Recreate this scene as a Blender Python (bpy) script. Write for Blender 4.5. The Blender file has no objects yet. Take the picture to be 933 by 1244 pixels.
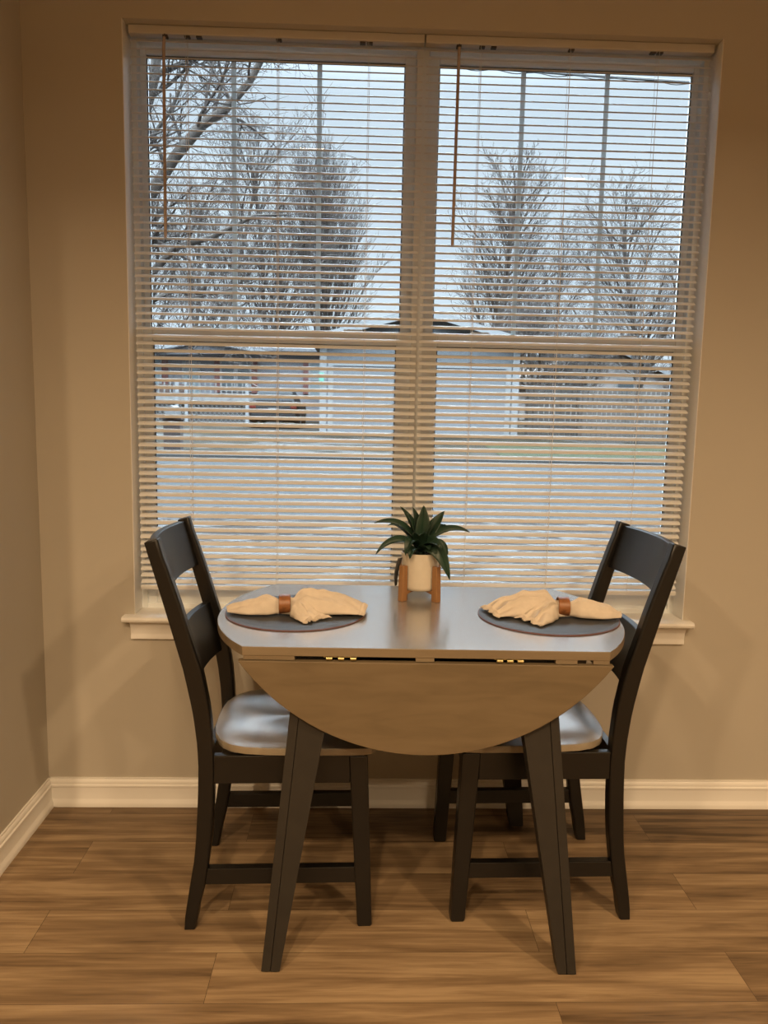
import bpy, math, random
from mathutils import Vector, Matrix, noise
C = bpy.context.scene.collection
PI = math.pi
R = math.radians

# ------------------------------------------------------------------ mesh helpers
class MB:
    def __init__(s): s.v = []; s.f = []
    def add(s, vs, fs):
        o = len(s.v); s.v += [tuple(p) for p in vs]; s.f += [tuple(i + o for i in f) for f in fs]; return s
    def box(s, x0, x1, y0, y1, z0, z1):
        return s.add([(x0,y0,z0),(x1,y0,z0),(x1,y1,z0),(x0,y1,z0),(x0,y0,z1),(x1,y0,z1),(x1,y1,z1),(x0,y1,z1)],
                     [(0,3,2,1),(4,5,6,7),(0,1,5,4),(1,2,6,5),(2,3,7,6),(3,0,4,7)])
    def hexa(s, lo, hi):
        """lo, hi: four corners each (same winding, counter-clockwise from above)"""
        return s.add(list(lo) + list(hi), [(0,3,2,1),(4,5,6,7),(0,1,5,4),(1,2,6,5),(2,3,7,6),(3,0,4,7)])
    def loft(s, rings, cap=True, closed=True):
        n = len(rings[0]); vs = [p for r in rings for p in r]; fs = []
        for i in range(len(rings) - 1):
            for j in range(n if closed else n - 1):
                k = (j + 1) % n
                fs.append((i*n+j, i*n+k, (i+1)*n+k, (i+1)*n+j))
        if cap:
            fs.append(tuple(range(n - 1, -1, -1))); fs.append(tuple((len(rings)-1)*n + j for j in range(n)))
        return s.add(vs, fs)
    def prism(s, poly, fn):
        """poly: 2D outline; fn(p, t) -> 3D for t = 0, 1"""
        return s.loft([[fn(p, 0) for p in poly], [fn(p, 1) for p in poly]])
    def tube(s, pts, rad, n=8, cap=True):
        pts = [Vector(p) for p in pts]
        if not isinstance(rad, (list, tuple)): rad = [rad] * len(pts)
        rings = []; up = None
        for i, p in enumerate(pts):
            t = (pts[min(i+1, len(pts)-1)] - pts[max(i-1, 0)])
            if t.length < 1e-9: t = Vector((0,0,1))
            t.normalize()
            if up is None:
                up = Vector((0,0,1)) if abs(t.z) < .9 else Vector((1,0,0))
            a = up - t * up.dot(t)
            if a.length < 1e-6: a = t.orthogonal()
            a.normalize(); up = a; b = t.cross(a)
            rings.append([p + (a*math.cos(2*PI*k/n) + b*math.sin(2*PI*k/n)) * rad[i] for k in range(n)])
        return s.loft(rings, cap)
    def lathe(s, prof, cx=0, cy=0, n=32):
        rings = [[(cx + r*math.cos(2*PI*k/n), cy + r*math.sin(2*PI*k/n), z) for k in range(n)] for r, z in prof]
        return s.loft(rings, cap=True)
    def grid(s, nu, nv, fn):
        vs = [fn(i/nu, j/nv) for i in range(nu+1) for j in range(nv+1)]
        fs = [(i*(nv+1)+j, (i+1)*(nv+1)+j, (i+1)*(nv+1)+j+1, i*(nv+1)+j+1) for i in range(nu) for j in range(nv)]
        return s.add(vs, fs)
    def build(s, name, m, parent=None, smooth=None, bevel=0, seg=2, solid=0, sub=0):
        me = bpy.data.meshes.new(name); me.from_pydata([tuple(p) for p in s.v], [], s.f); me.validate(); me.update()
        if m: me.materials.append(m)
        o = bpy.data.objects.new(name, me); C.objects.link(o)
        if parent: o.parent = parent
        if smooth is not None:
            me.polygons.foreach_set('use_smooth', [True]*len(me.polygons))
            me.set_sharp_from_angle(angle=R(smooth))
        if solid:
            q = o.modifiers.new('t', 'SOLIDIFY'); q.thickness = solid; q.offset = 0
        if sub:
            q = o.modifiers.new('s', 'SUBSURF'); q.levels = sub; q.render_levels = sub
        if bevel:
            q = o.modifiers.new('b', 'BEVEL'); q.width = bevel; q.segments = seg; q.limit_method = 'ANGLE'; q.angle_limit = R(40)
        return o

def tag(o, label, cat, group=None, kind=None):
    if label: o['label'] = label
    if cat: o['category'] = cat
    if group: o['group'] = group
    if kind: o['kind'] = kind
    return o
def thing(name, label, cat, loc=(0,0,0), rz=0, group=None, kind=None):
    o = bpy.data.objects.new(name, None); C.objects.link(o)
    o.location = loc; o.rotation_euler = (0, 0, rz); o.empty_display_size = .05
    return tag(o, label, cat, group, kind)
def dup(root, loc, rz, label=None):
    r = root.copy(); C.objects.link(r); r.location = loc; r.rotation_euler = (0,0,rz)
    if label: r['label'] = label
    for ch in list(root.children):
        c = ch.copy(); C.objects.link(c); c.parent = r
        for g in list(ch.children):
            d = g.copy(); C.objects.link(d); d.parent = c
    return r
def struct(o, label=None):
    o['kind'] = 'structure'
    if label: o['label'] = label
    return o

# ------------------------------------------------------------------ materials
def lin(c): return tuple(((x/255)/12.92 if x/255 <= .04045 else ((x/255+.055)/1.055)**2.4) for x in c)
def mat(name, col, rough=.5, var=0, scale=20, spec=.5, metal=0, bump=0, bscale=200, coat=0, stretch=None):
    m = bpy.data.materials.new(name); m.use_nodes = True
    nt = m.node_tree; b = nt.nodes['Principled BSDF']
    b.inputs['Base Color'].default_value = (*col, 1); b.inputs['Roughness'].default_value = rough
    b.inputs['Metallic'].default_value = metal; b.inputs['Specular IOR Level'].default_value = spec
    b.inputs['Coat Weight'].default_value = coat
    tc = nt.nodes.new('ShaderNodeTexCoord'); src = tc.outputs['Object']
    if stretch:
        mp = nt.nodes.new('ShaderNodeMapping'); mp.inputs['Scale'].default_value = stretch
        nt.links.new(src, mp.inputs['Vector']); src = mp.outputs['Vector']
    if var:
        n = nt.nodes.new('ShaderNodeTexNoise'); n.inputs['Scale'].default_value = scale; n.inputs['Detail'].default_value = 6
        nt.links.new(src, n.inputs['Vector'])
        r = nt.nodes.new('ShaderNodeValToRGB')
        r.color_ramp.elements[0].position = .3; r.color_ramp.elements[1].position = .7
        r.color_ramp.elements[0].color = (*[x*(1-var) for x in col], 1)
        r.color_ramp.elements[1].color = (*[min(1, x*(1+var)) for x in col], 1)
        nt.links.new(n.outputs['Fac'], r.inputs['Fac']); nt.links.new(r.outputs['Color'], b.inputs['Base Color'])
    if bump:
        n = nt.nodes.new('ShaderNodeTexNoise'); n.inputs['Scale'].default_value = bscale
        nt.links.new(src, n.inputs['Vector'])
        bp = nt.nodes.new('ShaderNodeBump'); bp.inputs['Strength'].default_value = bump; bp.inputs['Distance'].default_value = .002
        nt.links.new(n.outputs['Fac'], bp.inputs['Height']); nt.links.new(bp.outputs['Normal'], b.inputs['Normal'])
    return m

def wood(name, cols, rough=.4, axis=0, scale=14, stretch=9, spec=.5, knots=0):
    """cols: dark, mid, light; grain runs along axis"""
    m = bpy.data.materials.new(name); m.use_nodes = True; nt = m.node_tree; L = nt.links.new
    b = nt.nodes['Principled BSDF']; b.inputs['Roughness'].default_value = rough; b.inputs['Specular IOR Level'].default_value = spec
    tc = nt.nodes.new('ShaderNodeTexCoord'); mp = nt.nodes.new('ShaderNodeMapping')
    sc = [scale]*3; sc[axis] = scale/stretch; mp.inputs['Scale'].default_value = sc
    L(tc.outputs['Object'], mp.inputs['Vector'])
    n = nt.nodes.new('ShaderNodeTexNoise'); n.inputs['Scale'].default_value = 1.0; n.inputs['Detail'].default_value = 9; n.inputs['Distortion'].default_value = .6
    L(mp.outputs['Vector'], n.inputs['Vector'])
    r = nt.nodes.new('ShaderNodeValToRGB'); e = r.color_ramp.elements
    e[0].position = .3; e[0].color = (*cols[0], 1); e[1].position = .72; e[1].color = (*cols[2], 1)
    k = e.new(.5); k.color = (*cols[1], 1)
    L(n.outputs['Fac'], r.inputs['Fac']); L(r.outputs['Color'], b.inputs['Base Color'])
    return m

def floor_material():
    m = bpy.data.materials.new('plank_floor'); m.use_nodes = True; nt = m.node_tree; L = nt.links.new
    b = nt.nodes['Principled BSDF']; b.inputs['Roughness'].default_value = .5; b.inputs['Specular IOR Level'].default_value = .35
    tc = nt.nodes.new('ShaderNodeTexCoord')
    mp0 = nt.nodes.new('ShaderNodeMapping'); mp0.inputs['Location'].default_value = (.32, .06, 0); L(tc.outputs['Object'], mp0.inputs['Vector'])
    br = nt.nodes.new('ShaderNodeTexBrick'); br.offset = .37; br.inputs['Scale'].default_value = 1
    br.inputs['Brick Width'].default_value = 1.22; br.inputs['Row Height'].default_value = .16
    br.inputs['Mortar Size'].default_value = .0007; br.inputs['Mortar Smooth'].default_value = .3
    br.inputs['Color1'].default_value = (0,0,0,1); br.inputs['Color2'].default_value = (1,1,1,1); br.inputs['Mortar'].default_value = (.4,.4,.4,1)
    L(mp0.outputs['Vector'], br.inputs['Vector'])
    # grain: long streaks along x, shifted per plank
    sep = nt.nodes.new('ShaderNodeSeparateXYZ'); L(tc.outputs['Object'], sep.inputs['Vector'])
    off = nt.nodes.new('ShaderNodeMath'); off.operation = 'MULTIPLY_ADD'; L(br.outputs['Color'], off.inputs[0]); off.inputs[1].default_value = 37; L(sep.outputs['X'], off.inputs[2])
    cb = nt.nodes.new('ShaderNodeCombineXYZ'); L(off.outputs[0], cb.inputs['X']); L(sep.outputs['Y'], cb.inputs['Y']); L(br.outputs['Color'], cb.inputs['Z'])
    def streak(sx, sy, det, dist):
        mp = nt.nodes.new('ShaderNodeMapping'); mp.inputs['Scale'].default_value = (sx, sy, 3); L(cb.outputs['Vector'], mp.inputs['Vector'])
        n = nt.nodes.new('ShaderNodeTexNoise'); n.inputs['Scale'].default_value = 1; n.inputs['Detail'].default_value = det; n.inputs['Distortion'].default_value = dist
        n.inputs['Roughness'].default_value = .6
        L(mp.outputs['Vector'], n.inputs['Vector']); return n.outputs['Fac']
    a = streak(1.6, 26, 6, .9); c = streak(5, 120, 4, .3); d = streak(1.3, 9, 3, 1.4)
    mx = nt.nodes.new('ShaderNodeMix'); mx.data_type = 'FLOAT'; mx.inputs[0].default_value = .3; L(a, mx.inputs[2]); L(c, mx.inputs[3])
    mx2 = nt.nodes.new('ShaderNodeMix'); mx2.data_type = 'FLOAT'; mx2.inputs[0].default_value = .35; L(mx.outputs[0], mx2.inputs[2]); L(d, mx2.inputs[3])
    pl = nt.nodes.new('ShaderNodeMath'); pl.operation = 'MULTIPLY_ADD'; L(br.outputs['Color'], pl.inputs[0]); pl.inputs[1].default_value = .13; L(mx2.outputs[0], pl.inputs[2])
    r = nt.nodes.new('ShaderNodeValToRGB'); e = r.color_ramp.elements
    e[0].position = .43; e[0].color = (*FLOOR[0], 1); e[1].position = .70; e[1].color = (*FLOOR[3], 1)
    k = e.new(.50); k.color = (*FLOOR[1], 1); k = e.new(.585); k.color = (*FLOOR[2], 1)
    L(pl.outputs[0], r.inputs['Fac'])
    # dark joint
    mj = nt.nodes.new('ShaderNodeMix'); mj.data_type = 'RGBA'; L(br.outputs['Fac'], mj.inputs[0]); L(r.outputs['Color'], mj.inputs[6]); mj.inputs[7].default_value = (*FLOOR[0], 1)
    L(mj.outputs[2], b.inputs['Base Color'])
    bp = nt.nodes.new('ShaderNodeBump'); bp.inputs['Strength'].default_value = .12; bp.inputs['Distance'].default_value = .001
    L(c, bp.inputs['Height']); L(bp.outputs['Normal'], b.inputs['Normal'])
    return m
FLOOR = [(.062,.039,.020), (.135,.088,.048), (.205,.137,.076), (.325,.232,.135)]

def glass_material(name, refl=1.0):
    m = bpy.data.materials.new(name); m.use_nodes = True; nt = m.node_tree; nt.nodes.clear(); L = nt.links.new
    o = nt.nodes.new('ShaderNodeOutputMaterial'); t = nt.nodes.new('ShaderNodeBsdfTransparent'); g = nt.nodes.new('ShaderNodeBsdfGlossy')
    g.inputs['Roughness'].default_value = .002; t.inputs['Color'].default_value = (.97,.985,.98,1)
    fr = nt.nodes.new('ShaderNodeFresnel'); fr.inputs['IOR'].default_value = 1.5
    mx = nt.nodes.new('ShaderNodeMixShader'); L(fr.outputs[0], mx.inputs[0]); L(t.outputs[0], mx.inputs[1]); L(g.outputs[0], mx.inputs[2])
    L(mx.outputs[0], o.inputs['Surface']); return m
def emit(name, col, s):
    m = bpy.data.materials.new(name); m.use_nodes = True; nt = m.node_tree; nt.nodes.clear()
    o = nt.nodes.new('ShaderNodeOutputMaterial'); e = nt.nodes.new('ShaderNodeEmission')
    e.inputs['Color'].default_value = (*col, 1); e.inputs['Strength'].default_value = s
    nt.links.new(e.outputs[0], o.inputs['Surface']); return m

WARM = (1.0, .685, .385)
ZENITH_BOOST = 30.0
LAMP = {'l':53,'c':49,'r':37,'b':52,'k':42,'n':10}
M = {}
M['wall'] = mat('wall_paint', (.50,.465,.40), .85, .015, 3, spec=.2, bump=.08, bscale=350)
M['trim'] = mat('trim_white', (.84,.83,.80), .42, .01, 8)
M['ceil'] = mat('ceiling_white', (.72,.70,.66), .9)
M['vinyl'] = mat('window_vinyl', (.79,.83,.845), .4, .01, 8)
M['muntin'] = mat('grille_bar', (.85,.86,.86), .4)
nt_ = M['muntin'].node_tree; tl_ = nt_.nodes.new('ShaderNodeBsdfTranslucent'); tl_.inputs['Color'].default_value = (.75,.79,.80,1)
mx_ = nt_.nodes.new('ShaderNodeMixShader'); mx_.inputs[0].default_value = .2; ou_ = nt_.nodes['Material Output']
nt_.links.new(nt_.nodes['Principled BSDF'].outputs[0], mx_.inputs[1]); nt_.links.new(tl_.outputs[0], mx_.inputs[2]); nt_.links.new(mx_.outputs[0], ou_.inputs['Surface'])
M['gasket'] = mat('window_gasket', (.06,.06,.06), .6)
M['slat'] = mat('blind_slat', (.85,.85,.84), .36, .01, 30)
ns_ = M['slat'].node_tree; tl_ = ns_.nodes.new('ShaderNodeBsdfTranslucent'); tl_.inputs['Color'].default_value = (.70,.70,.70,1)
mx_ = ns_.nodes.new('ShaderNodeMixShader'); mx_.inputs[0].default_value = .16
ns_.links.new(ns_.nodes['Principled BSDF'].outputs[0], mx_.inputs[1]); ns_.links.new(tl_.outputs[0], mx_.inputs[2]); ns_.links.new(mx_.outputs[0], ns_.nodes['Material Output'].inputs['Surface'])
M['head'] = mat('blind_headrail', (.56,.54,.50), .45, .01, 20)  # colour darkened for the weak lamp light near the ceiling
M['cord'] = mat('blind_cord', (.80,.79,.76), .8)
M['wand'] = mat('wand_plastic', (.42,.34,.29), .25, .02, 40)
M['clip'] = mat('metal_clip', (.10,.09,.08), .5, metal=.5)
M['glass'] = glass_material('window_glass')
M['floor'] = floor_material()
M['espresso'] = mat('espresso_paint', (.0046,.0041,.0037), .33, .1, 30, spec=.55, bump=.05, bscale=300)
M['legpaint'] = mat('table_leg_paint', (.020,.0175,.0145), .5, .1, 30, bump=.05, bscale=300)
M['sheenwood'] = wood('sky_sheen_wood', [(.225,.215,.20), (.25,.24,.225), (.27,.262,.248)], .24, 0, 26, 9)  # base colour greyed for the sky sheen; the wood itself is tan
for k_, cw, ci, cr_ in (('sheenwood', 1.0, 2.7, .20),):
    b_ = M[k_].node_tree.nodes['Principled BSDF']; b_.inputs['Coat Weight'].default_value = cw; b_.inputs['Coat IOR'].default_value = ci; b_.inputs['Coat Roughness'].default_value = cr_
M['seatwood'] = wood('grey_washed_seat_wood', [(.25,.205,.145), (.285,.24,.175), (.315,.27,.20)], .34, 1, 26, 9)
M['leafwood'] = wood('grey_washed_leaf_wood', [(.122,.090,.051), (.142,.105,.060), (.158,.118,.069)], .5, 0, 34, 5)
b_ = M['seatwood'].node_tree.nodes['Principled BSDF']; b_.inputs['Coat Weight'].default_value = .7; b_.inputs['Coat IOR'].default_value = 1.6; b_.inputs['Coat Roughness'].default_value = .28
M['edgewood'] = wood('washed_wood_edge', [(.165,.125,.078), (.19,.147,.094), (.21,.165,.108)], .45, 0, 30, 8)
M['brass'] = mat('brass', (.55,.46,.22), .45, metal=1)
M['leather'] = mat('grey_leather', (.046,.048,.050), .42, .12, 60, spec=.32, bump=.35, bscale=600)
M['leatheredge'] = mat('leather_edge', (.16,.055,.035), .5, .1, 80)
M['cloth'] = mat('linen_cloth', (.64,.565,.475), .9, .05, 60, spec=.15, bump=.5, bscale=900)
M['ring'] = wood('brown_wood_ring', [(.16,.06,.02), (.24,.095,.032), (.32,.13,.05)], .4, 1, 60, 6)
M['pot'] = mat('cream_ceramic', (.66,.60,.50), .45, .03, 60)
M['standwood'] = wood('stand_wood', [(.24,.115,.045), (.31,.155,.062), (.38,.20,.085)], .5, 2, 50, 7)
M['soil'] = mat('soil_chips', (.055,.045,.038), .9, .6, 120)
M['leaf'] = mat('dark_leaf', (.020,.046,.030), .38, .35, 25, spec=.35)
M['tagpaper'] = mat('grey_tag', (.075,.075,.075), .7, .1, 60)
# outside
M['grass'] = None
M['bark'] = mat('bark', (0.0341,0.0266,0.0213), .9, .3, 12)
M['twig'] = mat('twig', (0.0238,0.0174,0.0143), .9, .2, 6)
M['white'] = mat('painted_white', (0.1336,0.1376,0.1408), .6)
M['garage'] = None
M['shutter'] = mat('red_shutter', (.062,.015,.012), .7, .1, 5)
M['darkglass'] = mat('dark_window_glass', (.045,.055,.06), .12)
M['paleglass'] = mat('pale_window_glass', (0.102,0.123,0.130), .15)
M['roof'] = mat('roof_shingle', (0.0792,0.0792,0.0840), .9, .2, 9)
M['beigeroof'] = mat('beige_shingle', (0.1349,0.1121,0.0969), .9, .15, 6)
M['deckwood'] = mat('deck_wood', (0.107,0.105,0.102), .8, .15, 6)
M['brownrail'] = mat('brown_rail', (0.0348,0.0186,0.0132), .7, .1, 9)
M['lattice'] = mat('lattice_white', (0.1112,0.1112,0.1104), .7)
M['dark'] = mat('deck_shade', (.03,.028,.026), .9)
M['car'] = mat('car_paint', (.006,.007,.008), .6, spec=.08)
M['tyre'] = mat('tyre_rubber', (.02,.02,.02), .8)
M['carglass'] = mat('car_glass', (.012,.014,.016), .6, spec=.05)
M['redlamp'] = mat('red_lamp', (.07,.012,.009), .5, spec=.1)
M['plate'] = mat('plate_white', (.15,.15,.15), .5, spec=.1)
M['fence'] = mat('fence_wood', (0.0425,0.0357,0.0306), .9, .2, 3, stretch=(8,1,.4))
M['oldfence'] = mat('old_fence_wood', (0.0187,0.0161,0.0136), .9, .3, 3, stretch=(8,1,.4))
M['brick'] = mat('brown_post', (0.0091,0.0048,0.0041), .85, .3, 9)
M['mailbox'] = mat('grey_mailbox', (0.120,0.123,0.126), .4, metal=.4)
M['cable'] = mat('cable', (.055,.055,.055), .7)

def line_material(name, col, dark, axis, period, width=.12, var=.05):
    """clapboard or board-and-batten siding: thin grooves every period metres along axis"""
    m = mat(name, col, .7, 0)
    nt = m.node_tree; L = nt.links.new; b = nt.nodes['Principled BSDF']
    tc = nt.nodes.new('ShaderNodeTexCoord'); s = nt.nodes.new('ShaderNodeSeparateXYZ'); L(tc.outputs['Object'], s.inputs[0])
    d = nt.nodes.new('ShaderNodeMath'); d.operation = 'DIVIDE'; L(s.outputs[axis], d.inputs[0]); d.inputs[1].default_value = period
    fr = nt.nodes.new('ShaderNodeMath'); fr.operation = 'FRACT'; L(d.outputs[0], fr.inputs[0])
    lt = nt.nodes.new('ShaderNodeMath'); lt.operation = 'LESS_THAN'; L(fr.outputs[0], lt.inputs[0]); lt.inputs[1].default_value = width
    mx = nt.nodes.new('ShaderNodeMix'); mx.data_type = 'RGBA'; L(lt.outputs[0], mx.inputs[0]); mx.inputs[6].default_value = (*col, 1); mx.inputs[7].default_value = (*dark, 1)
    L(mx.outputs[2], b.inputs['Base Color']); return m
M['siding'] = line_material('lavender_siding', (0.0862,0.0874,0.0950), (0.0651,0.0663,0.0741), 2, .2, .2)
M['garage'] = line_material('garage_siding', (0.0615,0.0674,0.0737), (0.0515,0.0568,0.0626), 0, .3, .12)
M['door'] = line_material('garage_door_panel', (0.0791,0.0837,0.0894), (0.0687,0.0729,0.0791), 2, .5, .04)

def ground_material(name, cols, scale, snow=None, snowpos=(.55,.6), stretch=(1,1,1)):
    m = bpy.data.materials.new(name); m.use_nodes = True; nt = m.node_tree; L = nt.links.new
    b = nt.nodes['Principled BSDF']; b.inputs['Roughness'].default_value = .95; b.inputs['Specular IOR Level'].default_value = .1
    tc = nt.nodes.new('ShaderNodeTexCoord'); mp = nt.nodes.new('ShaderNodeMapping'); mp.inputs['Scale'].default_value = stretch; L(tc.outputs['Object'], mp.inputs[0])
    n = nt.nodes.new('ShaderNodeTexNoise'); n.inputs['Scale'].default_value = scale; n.inputs['Detail'].default_value = 8; L(mp.outputs[0], n.inputs['Vector'])
    r = nt.nodes.new('ShaderNodeValToRGB'); e = r.color_ramp.elements
    e[0].position = .32; e[0].color = (*cols[0], 1); e[1].position = .68; e[1].color = (*cols[2], 1); k = e.new(.5); k.color = (*cols[1], 1)
    L(n.outputs['Fac'], r.inputs[0]); out = r.outputs[0]
    if snow:
        n2 = nt.nodes.new('ShaderNodeTexNoise'); n2.inputs['Scale'].default_value = scale*.35; n2.inputs['Detail'].default_value = 9; n2.inputs['Roughness'].default_value = .65
        L(mp.outputs[0], n2.inputs['Vector'])
        r2 = nt.nodes.new('ShaderNodeValToRGB'); r2.color_ramp.elements[0].position = snowpos[0]; r2.color_ramp.elements[1].position = snowpos[1]
        L(n2.outputs['Fac'], r2.inputs[0])
        mx = nt.nodes.new('ShaderNodeMix'); mx.data_type = 'RGBA'; L(r2.outputs[0], mx.inputs[0]); L(out, mx.inputs[6]); mx.inputs[7].default_value = (*snow, 1); out = mx.outputs[2]
    L(out, b.inputs['Base Color']); return m
M['grass'] = ground_material('winter_lawn', [(0.0037,0.0028,0.0013), (0.0068,0.0054,0.0025), (0.0111,0.0089,0.0044)], 3, (0.0266,0.0259,0.0252), (.50,.56), (.5,1.2,1))
M['green'] = ground_material('green_lawn', [(0.0059,0.0081,0.0027), (0.0090,0.0121,0.0038), (0.0135,0.0140,0.0072)], 3, None)
M['litter'] = ground_material('leaf_litter', [(0.0041,0.0029,0.0029), (0.0093,0.0075,0.0064), (0.0161,0.0139,0.0127)], 9, (0.0416,0.0416,0.0416), (.50,.56), (.6,1.5,1))
M['road'] = ground_material('asphalt', [(0.0138,0.0157,0.0162), (0.0157,0.0172,0.0186), (0.0176,0.0186,0.0201)], 2)
M['curb'] = mat('curb_concrete', (0.0149,0.0149,0.0144), .9, .2, 4)

# ------------------------------------------------------------------ room shell
XL, WX0, WX1, WZ0, WZ1 = -.982, -.698, 1.043, .632, 2.373
CZ = 2.72
RX0, RX1, RY0 = -3.2, 3.2, -6.2
struct(MB().box(RX0, RX1, RY0, .0, -.1, 0).build('floor', M['floor']), 'warm brown wood plank floor')
struct(MB().box(RX0-.15, RX1+.15, RY0-.15, .16, CZ, CZ+.1).build('ceiling', M['ceil']))
w = MB().box(RX0, WX0, 0, .16, -.1, CZ).box(WX1, RX1, 0, .16, -.1, CZ).box(WX0, WX1, 0, .16, -.1, WZ0-.004).box(WX0, WX1, 0, .16, WZ1, CZ)
struct(w.build('wall_back', M['wall']), 'beige painted wall around the window')
struct(MB().box(XL-.12, XL, -.62, 0, 0, CZ).build('wall_left', M['wall']), 'beige painted wall at the left')
struct(MB().box(RX0-.15, RX0, RY0, .16, -.1, CZ).build('wall_far_left', M['wall']))
struct(MB().box(RX1, RX1+.15, RY0, .16, -.1, CZ).build('wall_right', M['wall']))
struct(MB().box(RX0-.15, RX1+.15, RY0-.15, RY0, -.1, CZ).build('wall_front', M['wall']))
BB = [(0,0),(.020,0),(.020,.007),(.018,.015),(.0135,.022),(.012,.027),(.0115,.0625),(.0140,.0650),(.0140,.0700),(.0100,.0735),(.0105,.0785),(.0075,.0855),(.0050,.0875),(.0050,.0925),(0,.0925)]
struct(MB().loft([[(x, -p, z) for p, z in BB] for x in (XL, RX1)]).build('baseboard_back', M['trim'], smooth=35), 'white baseboard along the window wall')
struct(MB().loft([[(XL+p, y, z) for p, z in BB] for y in (-.62, -.0)]).build('baseboard_left', M['trim'], smooth=35), 'white baseboard along the left wall')

# sill: stool board and moulded apron
sill = MB()
st = [(.10,.6135),(-.034,.6135),(-.039,.617),(-.041,.6235),(-.039,.629),(-.034,.632),(.10,.632)]
sx0, sx1 = WX0-.030, WX1+.022
sill.loft([[(x, min(p[0], 0) if abs(x - sx0) < .001 or abs(x - sx1) < .001 else p[0], p[1]) for p in st] for x in (sx0, sx1)])
sill.box(WX0, WX1, 0, .10, .6135, .632)
o = struct(sill.build('trim_1', M['trim'], smooth=35), 'white window sill board')
ap = [(0,.555),(-.010,.555),(-.011,.563),(-.009,.570),(-.010,.574),(-.012,.590),(-.019,.603),(-.026,.6135),(0,.6135)]
a = MB(); x0, x1 = WX0-.010, WX1+.004
a.loft([[(x0 + (-1 if s else 1)*0, p, z) for p, z in ap] for s in (0,)] + [[(x1, p, z) for p, z in ap]])
struct(a.build('trim_2', M['trim'], smooth=35), 'white moulded apron under the window sill')

struct(MB().box(WX0-.001, WX0+.002, .001, .086, WZ0, WZ1).box(WX1-.002, WX1+.001, .001, .086, WZ0, WZ1).build('reveal_daylight', M['trim']), 'side returns of the window recess, whitened as daylight on the wall paint')  # white liners added to stand for daylight on the painted returns

# ------------------------------------------------------------------ windows (two double-hung units)
CX = (WX0 + WX1)/2
def frame_mb(x0, x1, z0, z1, y0, y1, l, r, b, t):
    m = MB()
    m.box(x0, x0+l, y0, y1, z0, z1).box(x1-r, x1, y0, y1, z0, z1)
    m.box(x0+l, x1-r, y0, y1, z0, z0+b).box(x0+l, x1-r, y0, y1, z1-t, z1)
    return m
def window(name, label, x0, x1, flip):
    r = thing(name, label, 'window', (0,0,0), kind='structure')
    # outer frame
    f = frame_mb(x0-.001, x1+.001, WZ0-.003, WZ1+.002, .085, .155, .020, .020, .018, .026)
    f.build('frame', M['vinyl'], r, bevel=.002)
    gx0, gx1 = (x0+.036, x1-.052) if not flip else (x0+.052, x1-.036)
    # upper sash, fixed, outer track
    us = MB(); ub, ut = 1.515, 2.328
    us.box(x0+.018, gx0, .118, .150, ub-.03, WZ1-.02).box(gx1, x1-.018, .118, .150, ub-.03, WZ1-.02)
    us.box(gx0, gx1, .118, .150, ub-.035, ub+.0).box(gx0, gx1, .118, .150, ut, WZ1-.02)
    s = us.build('upper_sash', M['vinyl'], r, bevel=.003)
    MB().box(gx0-.004, gx1+.004, .131, .134, ub-.004, ut+.004).build('pane', M['glass'], s)
    for k in (1, 2):
        gx = gx0 + (gx1-gx0)*k/3
        MB().box(gx-.0075, gx+.0075,   .1350, .1375, ub, ut).build('muntin', M['muntin'], s)
    g = frame_mb(gx0-.001, gx1+.001, ub-.001, ut+.001, .1285, .1305, .004, .004, .003, .010); g.build('gasket', M['gasket'], s)
    # lower sash, inner track
    ls = MB(); hx0, hx1 = (gx0+.012, gx1-.012); lb, lt = .700, 1.482
    ls.box(x0+.018, hx0, .092, .120, WZ0+.012, 1.520).box(hx1, x1-.018, .092, .120, WZ0+.012, 1.520)
    ls.box(hx0, hx1, .092, .120, WZ0+.012, lb).box(hx0, hx1, .092, .120, lt, 1.520)
    s2 = ls.build('lower_sash', M['vinyl'], r, bevel=.003)
    MB().box(hx0-.004, hx1+.004, .105, .108, lb-.004, lt+.004).build('pane', M['glass'], s2)
    g = frame_mb(hx0-.001, hx1+.001, lb-.001, lt+.001, .1025, .1045, .004, .004, .003, .009); g.build('gasket', M['gasket'], s2)
    for lx in (x0+.2, x1-.2):
        MB().box(lx-.03, lx+.03, .094, .118, 1.520, 1.530).build('sash_lock', M['vinyl'], s2, bevel=.003)
    return r
window('window_1', 'left double-hung window with two vertical grille bars in its upper sash', WX0, CX, False)
window('window_2', 'right double-hung window with two vertical grille bars in its upper sash', CX, WX1, True)

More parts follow.
